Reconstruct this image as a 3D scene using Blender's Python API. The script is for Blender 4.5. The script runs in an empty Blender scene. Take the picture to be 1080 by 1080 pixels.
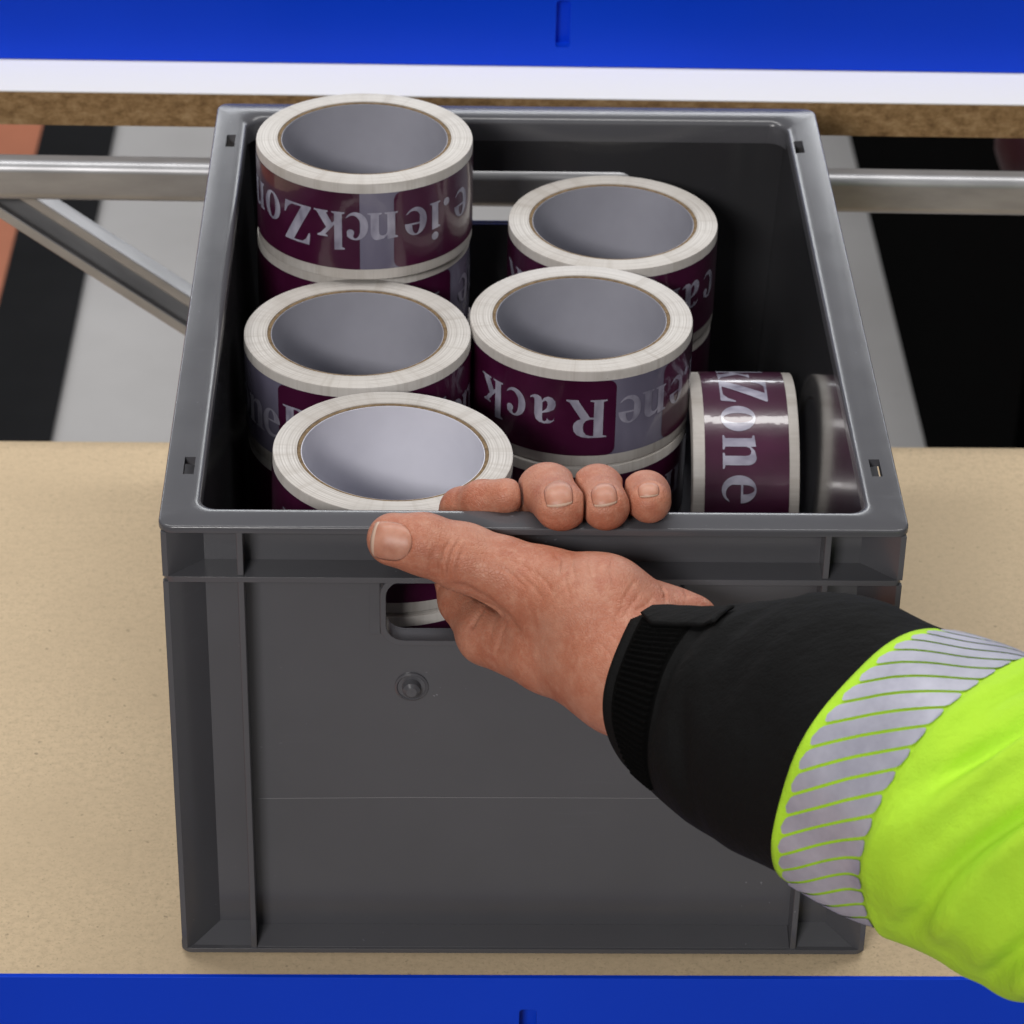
import bpy, bmesh, math, random
import numpy as np
from mathutils import Vector, Matrix, noise
from mathutils.geometry import tessellate_polygon
from mathutils.bvhtree import BVHTree

random.seed(7)
scene = bpy.context.scene
COL = scene.collection
R = math.radians

# ------------------------------------------------------------------ camera
CAM_LOC = np.array([-0.03881272, -1.06078250, 0.88698692])
CAM_ROT = (0.97056300, -0.01798408, -0.01668736)
F_PX = 3316.267          # focal length in pixels of the 1080 px photograph
PCY = 690.0              # row of the optical axis (the photograph is an off-centre crop)
cam_data = bpy.data.cameras.new('camera')
cam = bpy.data.objects.new('camera', cam_data)
COL.objects.link(cam)
cam.location = CAM_LOC.tolist()
cam.rotation_euler = CAM_ROT
cam_data.sensor_width = 36
cam_data.lens = F_PX / 1080 * 36
cam_data.shift_y = (PCY - 540) / 1080
cam_data.clip_start = 0.05
cam_data.clip_end = 60
cam_data.dof.use_dof = True
cam_data.dof.focus_distance = 1.30
cam_data.dof.aperture_fstop = 24
scene.camera = cam


def _rot(a, b, c):
    rx = np.array([[1, 0, 0], [0, math.cos(a), -math.sin(a)], [0, math.sin(a), math.cos(a)]])
    ry = np.array([[math.cos(b), 0, math.sin(b)], [0, 1, 0], [-math.sin(b), 0, math.cos(b)]])
    rz = np.array([[math.cos(c), -math.sin(c), 0], [math.sin(c), math.cos(c), 0], [0, 0, 1]])
    return rz @ ry @ rx


CM = _rot(*CAM_ROT)


def ray(u, v):
    return CM @ np.array([(u - 540) / F_PX, (PCY - v) / F_PX, -1.0])


def on_y(u, v, y):
    d = ray(u, v)
    return CAM_LOC + d * ((y - CAM_LOC[1]) / d[1])


def project(X):
    c = (np.asarray(X, float) - CAM_LOC) @ CM
    return np.stack([540 + F_PX * c[..., 0] / -c[..., 2], PCY - F_PX * c[..., 1] / -c[..., 2]], -1)


# ------------------------------------------------------------------ object helpers
def link(name, mesh, parent=None):
    o = bpy.data.objects.new(name, mesh)
    COL.objects.link(o)
    if parent is not None:
        o.parent = parent
    return o


def tag(o, label=None, cat=None, group=None, kind=None):
    if label: o['label'] = label
    if cat: o['category'] = cat
    if group: o['group'] = group
    if kind: o['kind'] = kind
    return o


def empty(name, loc=(0, 0, 0)):
    o = bpy.data.objects.new(name, None)
    o.empty_display_size = 0.02
    COL.objects.link(o)
    o.location = loc
    return o


def from_bm(name, bm, mats, parent=None, smooth=False, bevel=0, segs=2, angle=35):
    bmesh.ops.recalc_face_normals(bm, faces=bm.faces[:])
    me = bpy.data.meshes.new(name)
    bm.to_mesh(me)
    bm.free()
    for m in (mats if isinstance(mats, (list, tuple)) else [mats]):
        me.materials.append(m)
    if smooth:
        for p in me.polygons:
            p.use_smooth = True
    o = link(name, me, parent)
    if bevel:
        md = o.modifiers.new('bevel', 'BEVEL')
        md.width = bevel
        md.segments = segs
        md.limit_method = 'ANGLE'
        md.angle_limit = R(angle)
        md.harden_normals = True
        for p in me.polygons:
            p.use_smooth = True
    return o


def add_box(bm, lo, hi, mat=0):
    x0, y0, z0 = lo
    x1, y1, z1 = hi
    v = [bm.verts.new(p) for p in ((x0, y0, z0), (x1, y0, z0), (x1, y1, z0), (x0, y1, z0),
                                   (x0, y0, z1), (x1, y0, z1), (x1, y1, z1), (x0, y1, z1))]
    for f in ((0, 3, 2, 1), (4, 5, 6, 7), (0, 1, 5, 4), (1, 2, 6, 5), (2, 3, 7, 6), (3, 0, 4, 7)):
        bm.faces.new([v[i] for i in f]).material_index = mat


def prism(bm, loops, mp, h0, h1, mat=0):
    """loops: outer loop then holes, 2-D; mp(x, y, h) -> 3-D; a closed slab between h0 and h1"""
    flat = [p for lp in loops for p in lp]
    tris = tessellate_polygon([[Vector((p[0], p[1], 0)) for p in lp] for lp in loops])
    a = [bm.verts.new(mp(p[0], p[1], h0)) for p in flat]
    b = [bm.verts.new(mp(p[0], p[1], h1)) for p in flat]
    for t in tris:
        for vs in ([a[i] for i in t], [b[i] for i in t[::-1]]):
            try:
                bm.faces.new(vs).material_index = mat
            except ValueError:
                pass
    k = 0
    for lp in loops:
        n = len(lp)
        for i in range(n):
            j = (i + 1) % n
            bm.faces.new((a[k + i], a[k + j], b[k + j], b[k + i])).material_index = mat
        k += n


def rrect(x0, y0, x1, y1, r, n=6):
    pts = []
    for cx, cy, a0 in ((x1 - r, y1 - r, 0), (x0 + r, y1 - r, 90), (x0 + r, y0 + r, 180), (x1 - r, y0 + r, 270)):
        for i in range(n + 1):
            a = R(a0 + 90 * i / n)
            pts.append((cx + r * math.cos(a), cy + r * math.sin(a)))
    return pts


def tube(bm, p0, p1, r, n=28):
    p0, p1 = Vector(p0), Vector(p1)
    d = (p1 - p0).normalized()
    a = d.orthogonal().normalized()
    b = d.cross(a)
    rings = []
    for p in (p0, p1):
        rings.append([bm.verts.new(p + r * (math.cos(2 * math.pi * i / n) * a + math.sin(2 * math.pi * i / n) * b)) for i in range(n)])
    for i in range(n):
        j = (i + 1) % n
        f = bm.faces.new((rings[0][i], rings[0][j], rings[1][j], rings[1][i]))
        f.smooth = True
    bm.faces.new(rings[0][::-1])
    bm.faces.new(rings[1])


# ------------------------------------------------------------------ materials
class Mat:
    def __init__(self, name, color=(.5, .5, .5), rough=.5, metal=0, spec=.5, coat=0, coat_rough=.05, sss=0):
        self.m = bpy.data.materials.new(name)
        self.m.use_nodes = True
        self.nt = self.m.node_tree
        self.b = self.nt.nodes['Principled BSDF']
        i = self.b.inputs
        i['Base Color'].default_value = (*color, 1)
        i['Roughness'].default_value = rough
        i['Metallic'].default_value = metal
        i['Specular IOR Level'].default_value = spec
        i['Coat Weight'].default_value = coat
        i['Coat Roughness'].default_value = coat_rough
        if sss:
            i['Subsurface Weight'].default_value = sss

    def node(self, t, **kw):
        n = self.nt.nodes.new(t)
        for k, v in kw.items():
            if k in n.inputs:
                n.inputs[k].default_value = v
            else:
                setattr(n, k, v)
        return n

    def lk(self, a, b):
        self.nt.links.new(a, b)

    def coord(self, scale=(1, 1, 1)):
        tc = self.node('ShaderNodeTexCoord')
        mp = self.node('ShaderNodeMapping')
        mp.inputs['Scale'].default_value = scale
        self.lk(tc.outputs['Object'], mp.inputs['Vector'])
        return mp.outputs['Vector']

    def noise(self, scale, detail=3, rough=.55, stretch=(1, 1, 1)):
        n = self.node('ShaderNodeTexNoise')
        n.inputs['Scale'].default_value = scale
        n.inputs['Detail'].default_value = detail
        n.inputs['Roughness'].default_value = rough
        self.lk(self.coord(stretch), n.inputs['Vector'])
        return n.outputs['Fac']

    def ramp(self, src, stops):
        r = self.node('ShaderNodeValToRGB')
        e = r.color_ramp.elements
        while len(e) < len(stops):
            e.new(.5)
        for k, (p, c) in enumerate(stops):
            e[k].position = p
            e[k].color = (*c, 1) if len(c) == 3 else c
        self.lk(src, r.inputs['Fac'])
        return r.outputs['Color']

    def mix(self, a, b, fac, mode='MIX'):
        n = self.node('ShaderNodeMix', data_type='RGBA', blend_type=mode)
        for sock, v in ((n.inputs['Factor'], fac), (n.inputs['A'], a), (n.inputs['B'], b)):
            if hasattr(v, 'is_output'):
                self.lk(v, sock)
            elif isinstance(v, tuple):
                sock.default_value = (*v, 1)
            else:
                sock.default_value = v
        return n.outputs['Result']

    def color(self, s):
        self.lk(s, self.b.inputs['Base Color'])
        return self

    def rough(self, src, lo, hi):
        n = self.node('ShaderNodeMapRange')
        n.inputs['To Min'].default_value = lo
        n.inputs['To Max'].default_value = hi
        self.lk(src, n.inputs['Value'])
        self.lk(n.outputs['Result'], self.b.inputs['Roughness'])
        return self

    def bump(self, src, strength, dist=.001):
        n = self.node('ShaderNodeBump')
        n.inputs['Strength'].default_value = strength
        n.inputs['Distance'].default_value = dist
        self.lk(src, n.inputs['Height'])
        self.lk(n.outputs['Normal'], self.b.inputs['Normal'])
        return self


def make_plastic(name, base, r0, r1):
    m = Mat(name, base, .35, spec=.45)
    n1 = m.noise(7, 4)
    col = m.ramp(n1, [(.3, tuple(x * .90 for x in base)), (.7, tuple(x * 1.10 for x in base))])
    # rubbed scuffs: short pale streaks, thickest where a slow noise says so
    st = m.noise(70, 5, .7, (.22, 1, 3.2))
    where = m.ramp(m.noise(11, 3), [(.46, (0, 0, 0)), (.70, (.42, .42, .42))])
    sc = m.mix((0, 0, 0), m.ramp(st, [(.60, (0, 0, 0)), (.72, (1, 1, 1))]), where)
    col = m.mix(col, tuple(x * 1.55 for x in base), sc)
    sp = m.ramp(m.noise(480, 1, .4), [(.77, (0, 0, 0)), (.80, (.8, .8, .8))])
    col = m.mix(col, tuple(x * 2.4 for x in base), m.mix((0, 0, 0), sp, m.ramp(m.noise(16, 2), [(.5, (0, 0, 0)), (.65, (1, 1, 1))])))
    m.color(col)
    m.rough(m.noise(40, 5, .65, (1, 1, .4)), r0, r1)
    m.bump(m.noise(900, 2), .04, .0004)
    return m.m


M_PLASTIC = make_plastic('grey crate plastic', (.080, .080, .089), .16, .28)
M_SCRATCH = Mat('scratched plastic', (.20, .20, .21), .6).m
M_PLASTIC_SHADED = make_plastic('glossy shade-darkened crate plastic', (.034, .034, .037), .06, .15)  # inner walls: glossier, with the crate's interior shade put into the base colour


def make_chip(name, base):
    m = Mat(name, base, .75, spec=.25)
    sc = lambda k: tuple(min(1, x * k) for x in base)
    fine = m.noise(640, 3, .65)
    mid = m.noise(260, 4, .65)
    big = m.noise(11, 4, .6)
    c = m.ramp(mid, [(.30, sc(.86)), (.50, base), (.72, sc(1.08))])
    c = m.mix(c, sc(.62), m.ramp(fine, [(.54, (0, 0, 0)), (.72, (.75, .75, .75))]))
    c = m.mix(c, sc(.42), m.ramp(m.noise(230, 2, .5), [(.69, (0, 0, 0)), (.75, (.75, .75, .75))]))
    c = m.mix(c, sc(.88), m.ramp(big, [(.38, (.5, .5, .5)), (.62, (0, 0, 0))]))
    m.color(c)
    m.bump(m.noise(600, 4, .7), .2, .0005)
    return m.m


M_CHIP = make_chip('chipboard', (.60, .468, .308))


def make_chip_edge():
    m = Mat('raw chipboard edge', (.3, .19, .09), .85, spec=.2)
    b = m.noise(120, 5, .75, (1, 1, 1.6))
    c = m.ramp(b, [(.28, (.11, .06, .025)), (.5, (.27, .165, .075)), (.75, (.44, .30, .16))])
    m.color(c)
    m.bump(m.noise(300, 4), .5, .001)
    return m.m


M_CHIP_EDGE = make_chip_edge()
m = Mat('white melamine', (.76, .76, .765), .6, spec=.2)
m.rough(m.noise(15, 3), .55, .65)
M_WHITE = m.m
m = Mat('blue enamel', (.0015, .045, .60), .42, spec=.14)
m.color(m.ramp(m.noise(6, 2), [(.3, (.0010, .042, .57)), (.7, (.0014, .048, .63))]))
m.bump(m.noise(260, 2), .05, .0005)
M_BLUE = m.m
m = Mat('galvanised steel', (.34, .34, .35), .42, metal=.55)
m.color(m.ramp(m.noise(70, 4, .6, (.25, 1, 1)), [(.3, (.28, .28, .29)), (.7, (.40, .40, .415))]))
m.rough(m.noise(50, 4, .6, (.3, 1, 1)), .32, .46)
M_STEEL = m.m
m = Mat('painted floor', (.47, .45, .44), .6)
c = m.ramp(m.noise(3, 5, .6), [(.3, (.47, .45, .44)), (.7, (.58, .56, .55))])
c = m.mix(c, (.2, .19, .19), m.ramp(m.noise(26, 3), [(.70, (0, 0, 0)), (.82, (.35, .35, .35))]))
m.color(c)
M_FLOOR = m.m
m = Mat('orange floor paint', (.55, .17, .07), .55)
m.color(m.ramp(m.noise(5, 4), [(.3, (.48, .145, .062)), (.7, (.60, .19, .085))]))
M_ORANGE = m.m
m = Mat('black floor paint', (.010, .010, .011), .8, spec=.12)
m.color(m.ramp(m.noise(6, 4), [(.3, (.007, .007, .008)), (.7, (.013, .013, .0145))]))
M_BLACKFLOOR = m.m
m = Mat('black rubber', (.0013, .0013, .0014), 1.0, spec=.02)
M_RUBBER = m.m
m = Mat('burgundy wrapping', (.030, .0015, .008), .6)
M_BURG = m.m


# tape roll materials
def make_winding():
    m = Mat('wound white tape', (.66, .63, .60), .42, spec=.4)
    tc = m.node('ShaderNodeTexCoord')
    sep = m.node('ShaderNodeSeparateXYZ')
    m.lk(tc.outputs['Object'], sep.inputs[0])
    cmb = m.node('ShaderNodeCombineXYZ')
    m.lk(sep.outputs['X'], cmb.inputs['X'])
    m.lk(sep.outputs['Y'], cmb.inputs['Y'])
    ln = m.node('ShaderNodeVectorMath', operation='LENGTH')
    m.lk(cmb.outputs[0], ln.inputs[0])
    # radius plus a slow wobble, stretched into thin concentric layers
    wob = m.node('ShaderNodeTexNoise', Scale=14.0)
    m.lk(tc.outputs['Object'], wob.inputs['Vector'])
    mad = m.node('ShaderNodeMath', operation='MULTIPLY_ADD')
    m.lk(wob.outputs['Fac'], mad.inputs[0])
    mad.inputs[1].default_value = .0016
    m.lk(ln.outputs['Value'], mad.inputs[2])
    c2 = m.node('ShaderNodeCombineXYZ')
    m.lk(mad.outputs[0], c2.inputs['X'])
    rings = m.node('ShaderNodeTexNoise', Scale=820.0, Detail=4.0, Roughness=.7)
    m.lk(c2.outputs[0], rings.inputs['Vector'])
    patch = m.noise(45, 3, .6)
    amount = m.ramp(patch, [(.34, (.30, .30, .30)), (.60, (1, 1, 1))])
    dark = m.ramp(rings.outputs['Fac'], [(.44, (0, 0, 0)), (.62, (1, 1, 1))])
    fac = m.mix((0, 0, 0), dark, amount)
    c = m.ramp(m.noise(22, 3), [(.3, (.50, .47, .44)), (.7, (.66, .635, .61))])
    c = m.mix(c, (.30, .27, .245), fac)
    nrm = m.node('ShaderNodeVectorMath', operation='NORMALIZE')
    m.lk(cmb.outputs[0], nrm.inputs[0])
    rad = m.node('ShaderNodeTexNoise', Scale=7.0, Detail=6.0, Roughness=.75)
    oi = m.node('ShaderNodeObjectInfo')
    sh = m.node('ShaderNodeVectorMath', operation='ADD')
    m.lk(nrm.outputs[0], sh.inputs[0])
    m.lk(oi.outputs['Random'], sh.inputs[1])
    m.lk(sh.outputs[0], rad.inputs['Vector'])
    c = m.mix(c, (.36, .325, .29), m.ramp(rad.outputs['Fac'], [(.50, (0, 0, 0)), (.72, (.75, .75, .75))]))
    spk = m.ramp(m.noise(330, 2), [(.76, (0, 0, 0)), (.80, (.7, .7, .7))])
    c = m.mix(c, (.16, .13, .11), spk)
    m.color(c)
    m.bump(rings.outputs['Fac'], .12, .0004)
    return m.m


M_WINDING = make_winding()
m = Mat('cardboard', (.28, .19, .115), .85, spec=.2)
m.color(m.ramp(m.noise(400, 3, .7), [(.3, (.10, .065, .035)), (.7, (.25, .175, .10))]))
M_CARD = m.m
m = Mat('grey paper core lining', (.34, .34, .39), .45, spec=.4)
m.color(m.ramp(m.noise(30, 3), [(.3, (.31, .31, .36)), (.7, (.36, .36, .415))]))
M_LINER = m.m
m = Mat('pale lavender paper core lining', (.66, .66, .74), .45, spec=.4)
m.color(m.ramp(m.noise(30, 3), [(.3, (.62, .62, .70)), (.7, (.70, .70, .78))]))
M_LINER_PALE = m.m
m = Mat('clear lavender film', (.15, .14, .20), .22, coat=.6, coat_rough=.06)
m.color(m.ramp(m.noise(60, 2, .5, (1, 1, .3)), [(.3, (.115, .105, .16)), (.7, (.175, .165, .23))]))
bn = m.node('ShaderNodeBump', Strength=.16, Distance=.0012)
m.lk(m.noise(75, 3, .55), bn.inputs['Height'])
m.lk(bn.outputs['Normal'], m.b.inputs['Normal'])
m.lk(bn.outputs['Normal'], m.b.inputs['Coat Normal'])
M_FILM = m.m
m = Mat('maroon print', (.045, .004, .024), .28, coat=.7, coat_rough=.05)
m.color(m.ramp(m.noise(50, 2), [(.3, (.038, .003, .020)), (.7, (.056, .006, .032))]))
bn = m.node('ShaderNodeBump', Strength=.16, Distance=.0012)
m.lk(m.noise(75, 3, .55), bn.inputs['Height'])
m.lk(bn.outputs['Normal'], m.b.inputs['Normal'])
m.lk(bn.outputs['Normal'], m.b.inputs['Coat Normal'])
M_MAROON = m.m
m = Mat('silvery lettering', (.36, .34, .44), .25, coat=.6, coat_rough=.06)
m.color(m.ramp(m.noise(150, 2, .5, (1, 1, .5)), [(.3, (.17, .16, .22)), (.68, (.40, .39, .48))]))
bn = m.node('ShaderNodeBump', Strength=.16, Distance=.0012)
m.lk(m.noise(75, 3, .55), bn.inputs['Height'])
m.lk(bn.outputs['Normal'], m.b.inputs['Normal'])
m.lk(bn.outputs['Normal'], m.b.inputs['Coat Normal'])
M_LETTER = m.m


# person materials
def make_skin():
    m = Mat('skin', (.46, .21, .13), .46, spec=.38, sss=.08)
    m.b.inputs['Subsurface Radius'].default_value = (1, .35, .2)
    m.b.inputs['Subsurface Scale'].default_value = .0018
    n1 = m.noise(34, 5, .65)
    n2 = m.noise(210, 4, .7)
    c = m.ramp(n1, [(.30, (.345, .108, .060)), (.50, (.42, .162, .098)), (.72, (.46, .222, .150))])
    c = m.mix(c, (.55, .285, .195), m.ramp(n2, [(.46, (0, 0, 0)), (.72, (.55, .55, .55))]))
    c = m.mix(c, (.33, .085, .05), m.ramp(m.noise(90, 4, .7), [(.56, (0, 0, 0)), (.78, (.5, .5, .5))]))
    m.color(c)
    # lattice of fine skin lines
    vec = m.coord((1, .8, 1.15))
    warp = m.node('ShaderNodeTexNoise', Scale=160.0, Detail=2.0)
    m.lk(vec, warp.inputs['Vector'])
    add = m.node('ShaderNodeVectorMath', operation='MULTIPLY_ADD')
    m.lk(warp.outputs['Color'], add.inputs[0])
    add.inputs[1].default_value = (.0022, .0022, .0022)
    m.lk(vec, add.inputs[2])
    v1 = m.node('ShaderNodeTexVoronoi', Scale=620.0, feature='DISTANCE_TO_EDGE')
    m.lk(add.outputs[0], v1.inputs['Vector'])
    r1 = m.ramp(v1.outputs['Distance'], [(.0, (0, 0, 0)), (.16, (1, 1, 1))])
    mx = m.mix(r1, m.noise(420, 5, .7), .45)
    m.bump(mx, .33, .0006)
    m.rough(m.noise(130, 3), .40, .56)
    return m.m


M_SKIN = make_skin()
m = Mat('fingernail', (.46, .215, .145), .42, spec=.4, sss=.08)
m.b.inputs['Subsurface Scale'].default_value = .001
m.color(m.ramp(m.noise(170, 3), [(.3, (.41, .175, .115)), (.7, (.51, .26, .185))]))
M_NAIL = m.m
m = Mat('pale nail edge', (.60, .43, .33), .4, spec=.4)
M_NAIL_EDGE = m.m
m = Mat('black cuff cloth', (.0030, .0030, .0032), .8, spec=.16)
m.bump(m.mix(m.noise(75, 4, .6, (1, 1.6, .8)), m.noise(1200, 2), .12), .6, .0030)
M_BLACKCLOTH = m.m
m = Mat('black hook and loop tape', (.0022, .0022, .0022), .95, spec=.08)
m.bump(m.noise(900, 4, .8), 1.0, .002)
M_VELCRO = m.m
m = Mat('fluorescent yellow cloth', (.42, .72, .035), .72, spec=.22)
m.color(m.ramp(m.noise(28, 4), [(.3, (.38, .67, .034)), (.7, (.45, .755, .038))]))
hz = m.mix(m.noise(85, 4, .6, (1, 1.4, .8)), m.noise(1500, 2), .12)
m.bump(hz, .55, .0030)
M_HIVIS = m.m
m = Mat('grey reflective tape', (.42, .42, .48), .48, metal=.2)
m.color(m.ramp(m.noise(45, 4, .65), [(.3, (.31, .31, .38)), (.7, (.45, .45, .53))]))
m.bump(m.noise(60, 3), .25, .0015)
M_REFLECT = m.m

# ------------------------------------------------------------------ the crate
H = .2214
D = .4
WX = .15
WALL = .0135      # the walls stand this far behind the rim's outer edge
INN = .0155
LEDGE_T = .1975


def build_crate():
    t = empty('storage_crate', (0, D / 2, 0))
    tag(t, 'grey plastic stacking crate with ribbed sides, filled with tape rolls', 'crate')
    off = Vector((0, -D / 2, 0))

    def part(name, bm, mats, parent=t, **kw):
        o = from_bm(name, bm, mats, parent, **kw)
        o.location = off if parent is t else (0, 0, 0)
        return o

    # shell: four walls with grip holes at both ends, and a floor
    bm = bmesh.new()
    zt = H - .004
    grip = rrect(-.0599, .1630, .0599, .1925, .008)
    xo, xi = WX - WALL, WX - INN - .0035
    for y0, y1 in ((WALL, INN), (D - INN, D - WALL)):
        prism(bm, [[(-xo, .003), (xo, .003), (xo, zt), (-xo, zt)], grip], lambda x, z, h: (x, h, z), y0, y1)
    for s in (-1, 1):
        x0, x1 = sorted((s * (xo - .0005), s * (WX - INN)))
        xb = s * (WX - INN - .0100)
        quad = [(s * (xo - .0005), zt), (s * (WX - INN), zt), (xb, .003), (s * (xo - .0005), .003)]
        prism(bm, [quad if s < 0 else quad[::-1]], lambda x, z, h: (x, h, z), INN, D - INN)
    add_box(bm, (-xo, WALL, .0012), (xo, D - WALL, .003))
    prism(bm, [[(-.1150, .0761), (-.05, .07705), (.02, .0772), (.075, .0771), (.075, .0773), (.02, .07745), (-.05, .07732), (-.1150, .07635)]],
          lambda x, z, h: (x, h, z), WALL - .00012, WALL + .0002, 2)
    bmesh.ops.recalc_face_normals(bm, faces=bm.faces[:])
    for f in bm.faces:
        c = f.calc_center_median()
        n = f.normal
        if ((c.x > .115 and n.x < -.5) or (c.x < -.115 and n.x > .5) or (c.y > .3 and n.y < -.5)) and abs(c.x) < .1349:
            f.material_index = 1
    part('shell', bm, [M_PLASTIC, M_PLASTIC_SHADED, M_SCRATCH])

    # rim: a rolled lip swept round the box, four slots cut in its top
    outer = rrect(-WX, 0, WX, D, .006)
    inner = rrect(-WX + INN + .0002, INN + .0002, WX - INN - .0002, D - INN - .0002, .009)
    prof = [(0, -.0030), (0, -.0008), (.02, -.0002), (.05, 0), (.70, 0)]
    for k in range(1, 7):
        a = R(15 * k)
        prof.append((.76 + .24 * math.sin(a), -.0032 * (1 - math.cos(a))))
    prof += [(1.0, -.012), (.86, -.012), (.84, -.0042), (.5, -.0034)]
    bm = bmesh.new()
    rings = [[bm.verts.new((o[0] + (i[0] - o[0]) * tt, o[1] + (i[1] - o[1]) * tt, H + z)) for o, i in zip(outer, inner)] for tt, z in prof]
    n = len(outer)
    for k in range(len(rings)):
        a, b = rings[k], rings[(k + 1) % len(rings)]
        for i in range(n):
            j = (i + 1) % n
            bm.faces.new((a[i], a[j], b[j], b[i]))
    rim = part('rim', bm, M_PLASTIC, smooth=True)
    cb = bmesh.new()
    for x, y in ((-.1405, .047), (.1415, .0488), (-.1412, .356), (.1382, .355)):
        add_box(cb, (x - .0022, y - .0068, H - .02), (x + .0022, y + .0068, H + .01))
    cut = from_bm('slot_cutter', cb, M_PLASTIC)
    cut.location = off
    cut.parent = t
    bo = rim.modifiers.new('cut', 'BOOLEAN')
    bo.operation = 'DIFFERENCE'
    bo.object = cut
    bo.solver = 'EXACT'
    bpy.context.view_layer.update()
    me = bpy.data.meshes.new_from_object(rim.evaluated_get(bpy.context.evaluated_depsgraph_get()))
    rim.modifiers.clear()
    old = rim.data
    rim.data = me
    bpy.data.meshes.remove(old)
    bpy.data.objects.remove(cut)
    me.set_sharp_from_angle(angle=R(40))
    # shaded floors of the slots
    # ledge: a thin flange all round, below the rim
    bm = bmesh.new()
    prism(bm, [rrect(-WX + .0012, .0002, WX - .0012, D - .0002, .004), [(-xo, WALL), (xo, WALL), (xo, D - WALL), (-xo, D - WALL)][::-1]],
          lambda x, y, h: (x, y, h), LEDGE_T - .0026, LEDGE_T)
    part('ledge', bm, M_PLASTIC, bevel=.0006)
    # base flange
    bm = bmesh.new()
    prism(bm, [rrect(-WX + .0003, .0003, WX - .0003, D - .0003, .005), [(-xo, WALL), (xo, WALL), (xo, D - WALL), (-xo, D - WALL)][::-1]],
          lambda x, y, h: (x, y, h), .0019, .0042)
    prism(bm, [rrect(-WX + .009, .009, WX - .009, D - .009, .005), rrect(-WX + .013, .0131, WX - .013, D - .0131, .004)[::-1]],
          lambda x, y, h: (x, y, h), .0001, .0018)
    for y0, y1 in ((.0016, WALL), (D - .0016, D - WALL)):   # sloped fillet between the ribs
        lo = [(-.1164, y0), (.1164, y0), (.1164, y1), (-.1164, y1)]
        v0 = [bm.verts.new((x, y, .0035)) for x, y in lo]
        v1 = [bm.verts.new((x, y, z)) for (x, y), z in zip(lo, (.0044, .0044, .0076, .0076))]
        bm.faces.new(v0[::-1])
        bm.faces.new(v1)
        for i in range(4):
            j = (i + 1) % 4
            bm.faces.new((v0[i], v0[j], v1[j], v1[i]))
    part('base_flange', bm, M_PLASTIC, bevel=.0006)
    # ribs on the two ends and the long sides; each runs in two lengths, above and below the ledge
    for y0, y1 in ((.0009, WALL), (D - WALL, D - .0009)):
        for x in (-.1178, .1178):
            bm = bmesh.new()
            add_box(bm, (x - .0013, y0, .0038), (x + .0013, y1, LEDGE_T - .0026))
            add_box(bm, (x - .0013, y0, LEDGE_T), (x + .0013, y1, H - .0032))
            part('rib', bm, M_PLASTIC, bevel=.0004)
    for s in (-1, 1):
        for y in (.033, .12, .28, .367):
            bm = bmesh.new()
            xa, xb = sorted((s * xo, s * (WX - .0009)))
            add_box(bm, (xa, y - .0013, .0038), (xb, y + .0013, LEDGE_T - .0026))
            add_box(bm, (xa, y - .0013, LEDGE_T), (xb, y + .0013, H - .0032))
            part('rib', bm, M_PLASTIC, bevel=.0004)
    # corner posts: diagonal webs from the wall corner to the outer corner, with a sloped foot
    for sx in (-1, 1):
        for y_out, y_in in ((.0006, WALL), (D - .0006, D - WALL)):
            bm = bmesh.new()
            xw = WX - WALL - .0035
            xe = WX - .0010
            dy = .0016 if y_in > y_out else -.0016
            for z0, z1 in ((.0038, LEDGE_T - .0026), (LEDGE_T, H - .0032)):
                loop = [(sx * xe, y_out), (sx * (xe - .0022), y_out), (sx * xw, y_in), (sx * (xw + .003), y_in + dy), (sx * xe, y_out + dy * 1.4)]
                prism(bm, [loop], lambda x, y, h: (x, y, h), z0, z1)
            # sloped foot between post and rib
            xr = .1178 + .0013
            lo = [(sx * xr, y_out + dy), (sx * (xe - .004), y_out + dy), (sx * xw, y_in), (sx * xr, y_in)]
            v0 = [bm.verts.new((x, y, .0037)) for x, y in lo]
            v1 = [bm.verts.new((x, y, z)) for (x, y), z in zip(lo, (.0039, .0039, .0095, .0095))]
            bm.faces.new(v0[::-1])
            bm.faces.new(v1)
            for i in range(4):
                j = (i + 1) % 4
                bm.faces.new((v0[i], v0[j], v1[j], v1[i]))
            part('corner_post', bm, M_PLASTIC, bevel=.0004)
    # collars round the grip holes, with a shallow raised pad behind
    for ya, yb, yc in ((.0055, WALL, .0126), (D - .0118, D - WALL, D - .0126)):
        bm = bmesh.new()
        prism(bm, [rrect(-.0620, .1608, .0620, .1948, .0095), rrect(-.0596, .1634, .0596, .1922, .0075)[::-1]],
              lambda x, z, h: (x, h, z), ya, yb + (.0004 if yb < .1 else -.0004))
        for sg in (-1, 1):
            prism(bm, [[(sg * .0622, .1616), (sg * .0664, .1616), (sg * .0664, .1947), (sg * .0622, .1947)]], lambda x, z, h: (x, h, z), yc, yb)
        part('grip_collar', bm, M_PLASTIC, bevel=.0008, segs=3)
    # moulded stud on the front wall
    bm = bmesh.new()
    c = on_y(434, 726, .012)
    prof = [(.0070, WALL), (.0070, .0128), (.0062, .0124), (.0057, .0130), (.0040, .0130), (.0036, .0100), (.0022, .0088), (0.0001, .0087)]
    rings = [[bm.verts.new((c[0] + r * math.cos(2 * math.pi * i / 28), y, c[2] + r * math.sin(2 * math.pi * i / 28))) for i in range(28)] for r, y in prof]
    for a, b in zip(rings, rings[1:]):
        for i in range(28):
            j = (i + 1) % 28
            bm.faces.new((a[i], a[j], b[j], b[i]))
    o = part('stud', bm, M_PLASTIC, smooth=True)
    o.data.set_sharp_from_angle(angle=R(35))
    return t


build_crate()

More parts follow.
